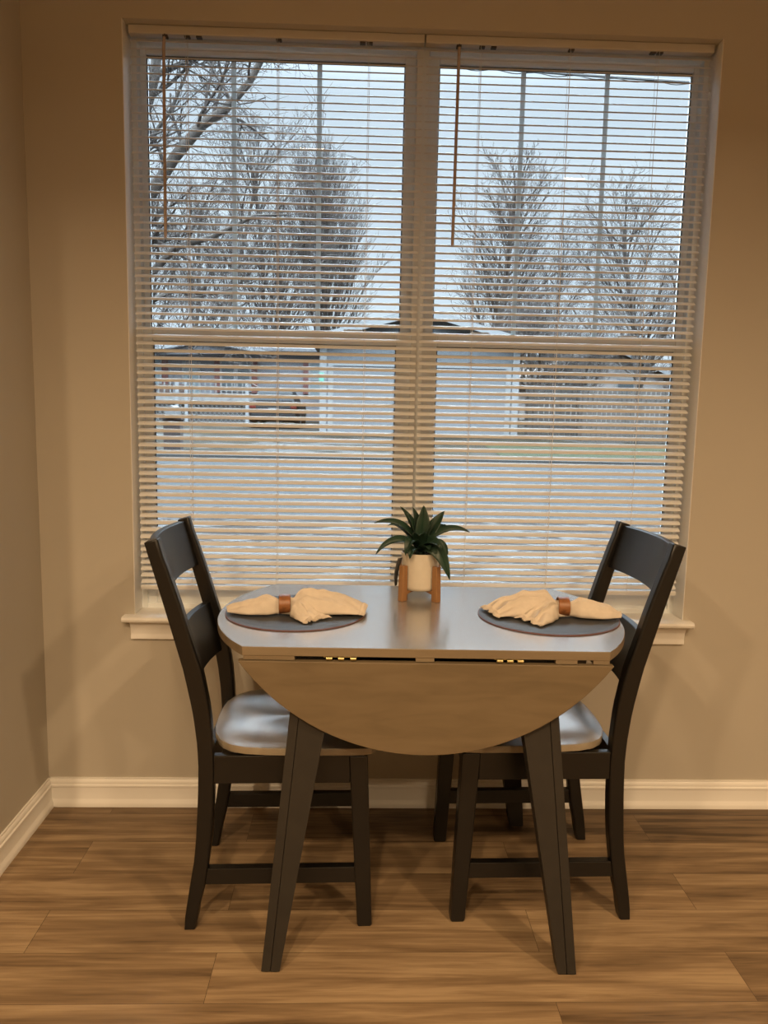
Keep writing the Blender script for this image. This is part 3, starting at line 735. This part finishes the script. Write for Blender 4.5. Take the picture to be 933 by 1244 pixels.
D = thing('deck', 'raised wooden deck with railings and lattice skirt before the house', 'deck', (-6, 27.5, gz(27.5)))
z = gz(27.5); B = lambda v: v - z
MB().box(-5, 1.75, 0, 2.2, B(1.52), B(1.62)).box(-5,1.75,-.04,0,B(1.42),B(1.62)).build('deck_floor', M['deckwood'], D)
MB().box(-5, 1.72, .10, 2.2, -.1, B(1.42)).build('under_deck_shade', M['dark'], D)  # solid dark block standing for the shade under the deck
la = MB(); zt_, zb_ = B(1.42), -.02; hh = zt_-zb_
k = -5.0
while k < 1.72:
    for s in (-1, 1):
        xa, xb = (k, k+hh) if s > 0 else (k+hh, k)
        w2 = .014
        la.add([(xa-w2,.03+.01*s,zb_),(xa+w2,.03+.01*s,zb_),(xb+w2,.03+.01*s,zt_),(xb-w2,.03+.01*s,zt_)], [(0,1,2,3)])
    k += .17
la.build('lattice', M['lattice'], D, solid=.012)
rl = MB()
def railing(mb, x0, x1, y, z0, z1, step):
    mb.box(x0, x1, y-.03, y+.03, z1-.05, z1).box(x0, x1, y-.02, y+.02, z0+.05, z0+.09)
    q = x0+step/2
    while q < x1: mb.box(q-.022, q+.022, y-.02, y+.02, z0+.05, z1); q += step
    return mb
railing(MB(), -5, -.9, .02, B(1.62), B(2.24), .22).build('railing', M['deckwood'], D)
railing(MB(), -.55, 1.75, .02, B(1.62), B(2.24), .2).build('railing', M['deckwood'], D)
for px in (-5, -.9, -.55, 1.72): MB().box(px-.06, px+.06, -.05, .07, -.1, B(2.3)).build('post', M['white'], D)
for q in range(6): MB().box(-4.2+q*.62, -3.75+q*.62, .5, .9, B(1.62), B(2.1)).build('patio_seat', M['brownrail'], D)
sp = MB()
for q in range(5): sp.box(1.75+q*.3, 2.05+q*.3, .1, 1.2, -.1, B(1.5-.17*(q+1)))
sp.build('steps', M['deckwood'], D)
MB().tube([(1.75,.1,B(2.22)),(3.6,.1,B(1.22))], .035, 6).build('stair_rail', M['brownrail'], D)
for px, pz in ((3.55,1.2), (2.7,1.7)): MB().box(px-.04, px+.04, .06, .14, -.1, B(pz)).build('post', M['deckwood'], D)

# ------------------------------------------------------------------ parked car, seen from behind
K = thing('car', 'dark car parked tail-on in front of the deck', 'car', (-2.79, 22.9, gz(23.2))); K.scale = (.95, .95, .95)
def sec(w, z0, z1, y): return [(-w,y,z0),(w,y,z0),(w*1.02,y,(z0*.5+z1*.5)),(w*.97,y,z1),(-w*.97,y,z1),(-w*1.02,y,(z0*.5+z1*.5))]
MB().loft([sec(.76,.34,.80,0), sec(.82,.28,.92,.10), sec(.84,.24,.95,.6), sec(.85,.24,.94,2.6), sec(.84,.26,.86,3.8), sec(.78,.30,.70,4.3)]).build('body', M['car'], K, bevel=.04, smooth=40)
MB().loft([[(-.74,.15,.90),(.74,.15,.90),(.74,2.9,.92),(-.74,2.9,.92)], [(-.60,.55,1.26),(.60,.55,1.26),(.60,2.0,1.28),(-.60,2.0,1.28)], [(-.54,.70,1.31),(.54,.70,1.31),(.54,1.8,1.33),(-.54,1.8,1.33)]]).build('roof', M['car'], K, bevel=.04, smooth=40)
MB().hexa([(-.62,.20,.97),(.62,.20,.97),(.62,.26,.97),(-.62,.26,.97)], [(-.52,.50,1.24),(.52,.50,1.24),(.52,.56,1.24),(-.52,.56,1.24)]).build('rear_window', M['carglass'], K)
for s in (-1, 1):
    MB().box(min(s*.58,s*.79), max(s*.58,s*.79), -.025, .06, .70, .83).build('tail_light', M['redlamp'], K, bevel=.015)
    for y in (.75, 3.35):
        wm = MB(); wm.tube([(s*.66, y, .30), (s*.86, y, .30)], .30, 24)
        wo = wm.build('wheel', M['tyre'], K, smooth=40, bevel=.02); MB().tube([(s*.855,y,.30),(s*.868,y,.30)], .18, 16).build('hubcap', M['mailbox'], wo, smooth=40)
MB().box(-.74,.74,-.09,.03,.36,.52).build('bumper', M['car'], K, bevel=.03)
MB().box(-.17,.17,-.03,0,.62,.72).build('licence_plate', M['plate'], K)

# ------------------------------------------------------------------ mailbox, fences, far house, cable
mbx = thing('mailbox', 'grey mailbox on a thick dark brown post at the street edge', 'mailbox', (-4.25, 15.6, gz(15.6)+.03))
MB().box(-.19,.19,-.15,.15,-.1,.74).box(-.22,.22,-.18,.18,.74,.80).build('post', M['brick'], mbx, bevel=.01)
pr = [(-.12,0),(.12,0)] + [(.12*math.cos(PI*i/10), .14+.12*math.sin(PI*i/10)) for i in range(11)]
MB().loft([[(x, y, .80+zz) for x, zz in pr] for y in (-.26,.26)]).build('box', M['mailbox'], mbx, smooth=40)
def fence(label, mk, x0, x1, y0, h, pw, seed):
    r = thing('wooden_fence', label, 'fence', (x0, y0, gz(y0))); m = MB(); rnd = random.Random(seed); q = 0
    while q < x1-x0:
        dz = rnd.uniform(-.02,.02); m.hexa([(q+.008,-.01,0),(q+pw-.008,-.01,0),(q+pw-.008,.012,0),(q+.008,.012,0)], [(q+.02,-.01,h+dz),(q+pw-.02,-.01,h+dz),(q+pw-.02,.012,h+dz),(q+.02,.012,h+dz)]); q += pw
    m.build('picket_panel', M[mk], r)
    b = MB(); b.box(0, x1-x0, .012, .05, .3, .39).box(0, x1-x0, .012, .05, h-.35, h-.26); b.build('rail', M[mk], r)
    q = 0
    while q <= x1-x0+.01: MB().box(q-.05, q+.05, .05, .15, -.1, h-.05).build('post', M[mk], r); q += 2.4
fence('dark old wooden fence running beside the white garage', 'oldfence', 4.9, 6.7, 20.6, 1.6, .16, 1)
fence('weathered grey-brown picket fence beyond the green grass', 'fence', 6.35, 16, 20, 1.52, .14, 2)
F = thing('house', 'beige roofed house behind the weathered fence and brush', 'house', (11.6, 36, gz(36)))
z = gz(36); B = lambda v: v - z
gable(MB(), -3.0, 3.2, .3, 0, 8, -.2, B(3.1), B(3.1), B(4.5)).build('wall', mat('tan_siding', (.2,.18,.17), .8, .05, 4), F)
rf = MB()
for s in (-1, 1):
    rf.loft([[(.3+s*3.6,y,B(2.95)),(.3,y,B(4.5)),(.3,y,B(4.66)),(.3+s*3.6,y,B(3.10))] for y in (-.4, 8.4)])
rf.build('roof', M['beigeroof'], F)
rk = MB()
for s in (-1, 1): rk.loft([[(.3+s*3.65,y,B(2.88)),(.3,y,B(4.44)),(.3,y,B(4.62)),(.3+s*3.65,y,B(3.06))] for y in (-.46,-.40)])
rk.build('rake_board', M['white'], F)
MB().box(-7.5,-3.0,1,7,-.2,B(2.7)).build('wing', mat('tan_wing', (.18,.165,.155), .8, .05, 4), F)
MB().loft([[(x,.5,B(2.6)),(x,4,B(4.0)),(x,7.5,B(2.6)),(x,7.5,B(2.72)),(x,4,B(4.14)),(x,.5,B(2.74))] for x in (-7.8,-3.0)]).build('roof', M['beigeroof'], F)
for wx in (-1.4, .9): 
    o = frame_mb(wx, wx+.9, B(1.9), B(3.0), -.06, 0, .07,.07,.07,.07).build('window', M['white'], F); MB().box(wx+.05,wx+.85,-.03,-.01,B(1.95),B(2.95)).build('pane', M['darkglass'], o)
cb = MB(); pts = []
for i in range(25):
    t = i/24; x = -1.5+12*t; pts.append((x, 12, 7.30-.032*x - .14*4*t*(1-t)*.3))
cb.tube(pts, .026, 6)
for i in range(120):
    t = i/119; x = -1.5+12*t; a = i*.9; cb.tube([(x,12+.02*math.cos(a),7.262-.032*x-.14*4*t*(1-t)*.3+.018*math.sin(a)),(x+.1,12+.02*math.cos(a+.9),7.262-.032*(x+.1)-.14*4*t*(1-t)*.3+.018*math.sin(a+.9))], .009, 4)
tag(cb.build('utility_cable', M['cable']), 'dark bundled utility cable crossing the sky at the top of the right window', 'cable')

# ------------------------------------------------------------------ bare trees
def grow(mb, tw, rnd, p, d, ln, rad, lvl, maxl, P):
    n = (8,5,4,3,2)[min(lvl, 4)]
    pts = [p.copy()]; rs = [rad]; cur = p.copy(); dd = d.copy()
    for i in range(n):
        dd = (dd + Vector((rnd.uniform(-1,1), rnd.uniform(-1,1), rnd.uniform(-1,1)))*P['wob'] + Vector((0,0,P['up']))).normalized()
        cur = cur + dd*ln/n; pts.append(cur.copy()); rs.append(rad*(1-(i+1)/n*(.45 if lvl < maxl else .7)))
    (mb if lvl <= P['main'] else tw).tube(pts, rs, 7 if lvl == 0 else (5 if lvl <= 2 else 3), False)
    if lvl >= maxl: return
    k = P['kids'][min(lvl, len(P['kids'])-1)]
    for j in range(k):
        t = P['start'] + (1-P['start'])*(j+rnd.random())/k if lvl else P['start0'] + (1-P['start0'])*(j+rnd.random())/k
        t = min(t, .999); q = t*n; i = int(q); f = q-i; pos = pts[i].lerp(pts[i+1], f); r0 = rs[i]+(rs[i+1]-rs[i])*f
        tg_ = (pts[i+1]-pts[i]).normalized(); ang = rnd.uniform(*P['ang']); az = rnd.uniform(0, 2*PI) if lvl else j*2.4+rnd.uniform(-.4,.4)
        a = tg_.orthogonal().normalized(); b = tg_.cross(a); nd = tg_*math.cos(ang) + (a*math.cos(az)+b*math.sin(az))*math.sin(ang)
        shrink = P['shr']*rnd.uniform(.75,1.15)*((1.15-.65*t) if lvl == 0 else 1)
        grow(mb, tw, rnd, pos, nd, ln*shrink, max(P['minr'], min(r0*P['rr']*1.2, rad*P['rr'])), lvl+1, maxl, P)
def tree(label, x, y, h, rad, seed, maxl=4, lean=(0,0), group='bare trees beyond the street', name='bare_tree', zb=None, **kw):
    P = dict(rr=.42, wob=.10, up=.05, kids=[16,7,5,4], ang=(.45,.85), shr=.5, start=.2, start0=.18, main=1, minr=.0075); P.update(kw)
    zb = gz(y) if zb is None else zb
    r = thing(name, label, 'tree', (x, y, zb), group=group); rnd = random.Random(seed); mb, tw = MB(), MB()
    stems = P.get('stems', 1)
    for s in range(stems):
        off = Vector((rnd.uniform(-.5,.5)*(stems > 1)*1.2, rnd.uniform(-.4,.4)*(stems > 1), -.1))
        d = Vector((lean[0]+(rnd.uniform(-.3,.3) if stems > 1 else 0), lean[1], 1)).normalized()
        grow(mb, tw, rnd, off, d, h*(1 if s == 0 else rnd.uniform(.7,1)), rad, 0, maxl, P)
    mb.build('trunk', M['bark'], r, smooth=60); tw.build('twig_crown', M['twig'], r)
    return r
up = dict(ang=(.30,.62), up=.10, kids=[44,9,6,4], shr=.47, start0=.16, rr=.30)
tree('tall oval bare tree rising behind the roof peak in the left window', -1.55, 38, 10.4, .20, 2, 4, **up)
tree('broad bare tree standing behind the right side of the garage', 6.4, 38, 11.3, .22, 5, 4, ang=(.45,.95), up=.07, kids=[50,9,6,4], shr=.40, start0=.16, rr=.30)
tree('spreading bare tree at the right edge of the right window', 13.1, 34, 9.2, .17, 8, 4, ang=(.5,1.0), kids=[26,8,6,4], shr=.48, start0=.2, rr=.34)
tree('many-stemmed bare tree left of the tall oval tree', -4.6, 36, 11.4, .12, 12, 4, stems=3, kids=[18,7,6,4], ang=(.35,.75), shr=.42)
tree('slim bare tree behind the left house roof, second from the window edge', -7.6, 35, 11.6, .12, 15, 4, stems=2, kids=[20,7,6,4], ang=(.35,.8), shr=.43)
tree('slim bare tree behind the left house roof, at the window edge', -10.4, 37, 12, .14, 19, 4, stems=2, kids=[20,7,6,4], ang=(.4,.9), shr=.43)
tree('smaller bare tree between the two broad trees of the right window', 9.8, 42, 8.6, .11, 23, 4, stems=2, kids=[18,7,6,4], ang=(.4,.9), shr=.45)
tree('crooked bare tree over the weathered fence', 9.6, 26, 5.2, .16, 27, 4, lean=(-.1,0), kids=[12,6,5,3], ang=(.5,1.1), shr=.6, wob=.2, start0=.3)
tree('leafless brush tangle beside the garage, behind the dark fence', 6.6, 28, 4.6, .06, 31, 4, stems=5, kids=[10,6,4,3], ang=(.4,1.0), shr=.55, wob=.2, group='leafless brush', name='brush')
tree('leafless brush tangle in front of the beige roof', 9.0, 31, 4.4, .06, 33, 4, stems=5, kids=[10,6,4,3], ang=(.4,1.0), shr=.55, wob=.2, group='leafless brush', name='brush')
# low brush line at the horizon
hb = MB(); rnd = random.Random(40)
for i in range(1500):
    x = rnd.uniform(-26, 34); y = rnd.uniform(44, 58); h = rnd.uniform(2.2, 5.2); p = Vector((x, y, gz(y)))
    for k in range(6):
        d = Vector((rnd.uniform(-.6,.6), rnd.uniform(-.4,.4), 1)).normalized(); q = p + d*h*rnd.uniform(.5,1)
        m1 = p.lerp(q, .5)+Vector((rnd.uniform(-.2,.2),0,0)); hb.tube([p, m1, q], [.022,.016,.010], 3, False)
        for kk in range(3):
            s0 = p.lerp(q, rnd.uniform(.4,.95)); hb.tube([s0, s0+Vector((rnd.uniform(-.7,.7), rnd.uniform(-.5,.5), rnd.uniform(.2,.8)))], [.012,.008], 3, False)
tag(hb.build('undergrowth', M['twig']), 'low line of leafless brown thicket behind the houses', 'brush', kind='stuff')
# near tree, leaning into the left window
NT = thing('bare_tree', 'near bare tree whose thick limb slants across the upper left window', 'tree', (-2.75, 6.0, gz(6.0)))
tr, tw = MB(), MB(); rnd = random.Random(51); b0 = gz(6.0)
W = lambda x, y, z: Vector((x+2.75, y-6.0, z-b0))
limbs = [([W(-2.80,6.0,-.4), W(-2.74,6,1.2), W(-2.66,6,2.5), W(-2.42,6.05,3.6), W(-2.14,6.1,4.6), W(-2.05,6.1,5.4), W(-1.9,6.2,6.6)], [.17,.14,.115,.075,.055,.045,.03]),
         ([W(-2.66,6,2.5), W(-2.30,5.95,3.20), W(-1.90,5.9,3.76), W(-1.62,5.9,4.08), W(-1.42,5.9,4.20), W(-1.16,5.9,4.48), W(-.95,5.9,4.86), W(-.82,5.9,5.2)], [.085,.066,.058,.054,.047,.038,.030,.018]),
         ([W(-2.70,6,2.0), W(-2.24,6.1,2.62), W(-1.95,6.1,2.92), W(-1.6,6.2,3.05), W(-1.15,6.2,3.28), W(-.8,6.2,3.3)], [.05,.042,.036,.028,.018,.010]),
         ([W(-2.68,6,1.9), W(-2.3,5.8,2.25), W(-1.9,5.7,2.42), W(-1.5,5.7,2.40), W(-1.1,5.7,2.52)], [.04,.032,.026,.018,.010]),
         ([W(-2.14,6.1,4.6), W(-1.8,6.1,4.75), W(-1.45,6.1,5.15), W(-1.1,6.1,5.2)], [.035,.028,.02,.012]),
         ([W(-2.50,6,3.0), W(-2.35,6,3.6), W(-2.2,6,3.9), W(-1.95,6,4.25), W(-1.75,6,4.7)], [.04,.032,.026,.02,.012])]
PN = dict(rr=.5, wob=.22, up=.01, kids=[6,5,4,3], ang=(.5,1.1), shr=.6, start=.15, start0=.2, main=-1, minr=.0028)
for pts, rs in limbs:
    tr.tube(pts, rs, 8)
    for j in range(11):
        t = .18+.8*(j+rnd.random())/11; q = t*(len(pts)-1); i = min(int(q), len(pts)-2); pos = pts[i].lerp(pts[i+1], q-i)
        d = (pts[i+1]-pts[i]).normalized(); a = d.orthogonal().normalized(); b = d.cross(a); az = rnd.uniform(0, 2*PI); an = rnd.uniform(.5,1.2)
        nd = d*math.cos(an)+(a*math.cos(az)+b*math.sin(az))*math.sin(an)
        grow(tr, tw, rnd, pos, nd, rnd.uniform(.45,.95), max(.006, rs[i]*.32), 1, 4, PN)
tr.build('trunk', M['bark'], NT, smooth=60); tw.build('twig_crown', M['twig'], NT)

# ------------------------------------------------------------------ sky, camera, view
wd = bpy.data.worlds.new('overcast'); bpy.context.scene.world = wd; wd.use_nodes = True
nt = wd.node_tree; bg = nt.nodes['Background']; L = nt.links.new
tc = nt.nodes.new('ShaderNodeTexCoord'); mp = nt.nodes.new('ShaderNodeMapping'); mp.inputs['Scale'].default_value = (1,1,4); L(tc.outputs['Generated'], mp.inputs[0])
n = nt.nodes.new('ShaderNodeTexNoise'); n.inputs['Scale'].default_value = 3; n.inputs['Detail'].default_value = 4; L(mp.outputs[0], n.inputs['Vector'])
r = nt.nodes.new('ShaderNodeValToRGB'); r.color_ramp.elements[0].position = .35; r.color_ramp.elements[1].position = .7
r.color_ramp.elements[0].color = (.69,.83,.97,1); r.color_ramp.elements[1].color = (.80,.95,1.08,1)
L(n.outputs['Fac'], r.inputs[0])
# horizon stays overcast; overhead sky boosted far beyond it to light the room
sz = nt.nodes.new('ShaderNodeSeparateXYZ'); L(tc.outputs['Generated'], sz.inputs[0])
zr = nt.nodes.new('ShaderNodeMapRange'); zr.inputs['From Min'].default_value = .345; zr.inputs['From Max'].default_value = .80; zr.inputs['To Min'].default_value = 1.0; zr.inputs['To Max'].default_value = ZENITH_BOOST
zr.interpolation_type = 'SMOOTHSTEP'; L(sz.outputs['Z'], zr.inputs['Value'])
L(zr.outputs[0], bg.inputs['Strength']); L(r.outputs[0], bg.inputs['Color'])

cam = bpy.data.cameras.new('camera'); co = bpy.data.objects.new('camera', cam); C.objects.link(co)
cam.sensor_fit = 'VERTICAL'; cam.sensor_height = 36; cam.sensor_width = 27; cam.lens = 36*950/1244; cam.clip_start = .05; cam.clip_end = 500
yaw, pitch, roll = .0322, .1302, .01965
f = Vector((math.sin(yaw), math.cos(yaw), 0)); rt = Vector((math.cos(yaw), -math.sin(yaw), 0)); upv = Vector((0,0,1))
f2 = f*math.cos(pitch) - upv*math.sin(pitch); u2 = f*math.sin(pitch) + upv*math.cos(pitch)
r2 = rt*math.cos(roll) + u2*math.sin(roll); u3 = -rt*math.sin(roll) + u2*math.cos(roll)
m4 = Matrix((r2, u3, -f2)).transposed().to_4x4(); m4.translation = Vector((0, -2.4102, 1.2827)); co.matrix_world = m4
S = bpy.context.scene; S.camera = co
S.view_settings.view_transform = 'Standard'; S.view_settings.look = 'None'; S.view_settings.gamma = 1; S.view_settings.use_curve_mapping = False
S.view_settings.exposure = 0
S.cycles.use_denoising = True
S.cycles.max_bounces = 10; S.cycles.diffuse_bounces = 5; S.cycles.transparent_max_bounces = 24; S.cycles.sample_clamp_indirect = 6
S.cycles.caustics_reflective = False; S.cycles.caustics_refractive = False
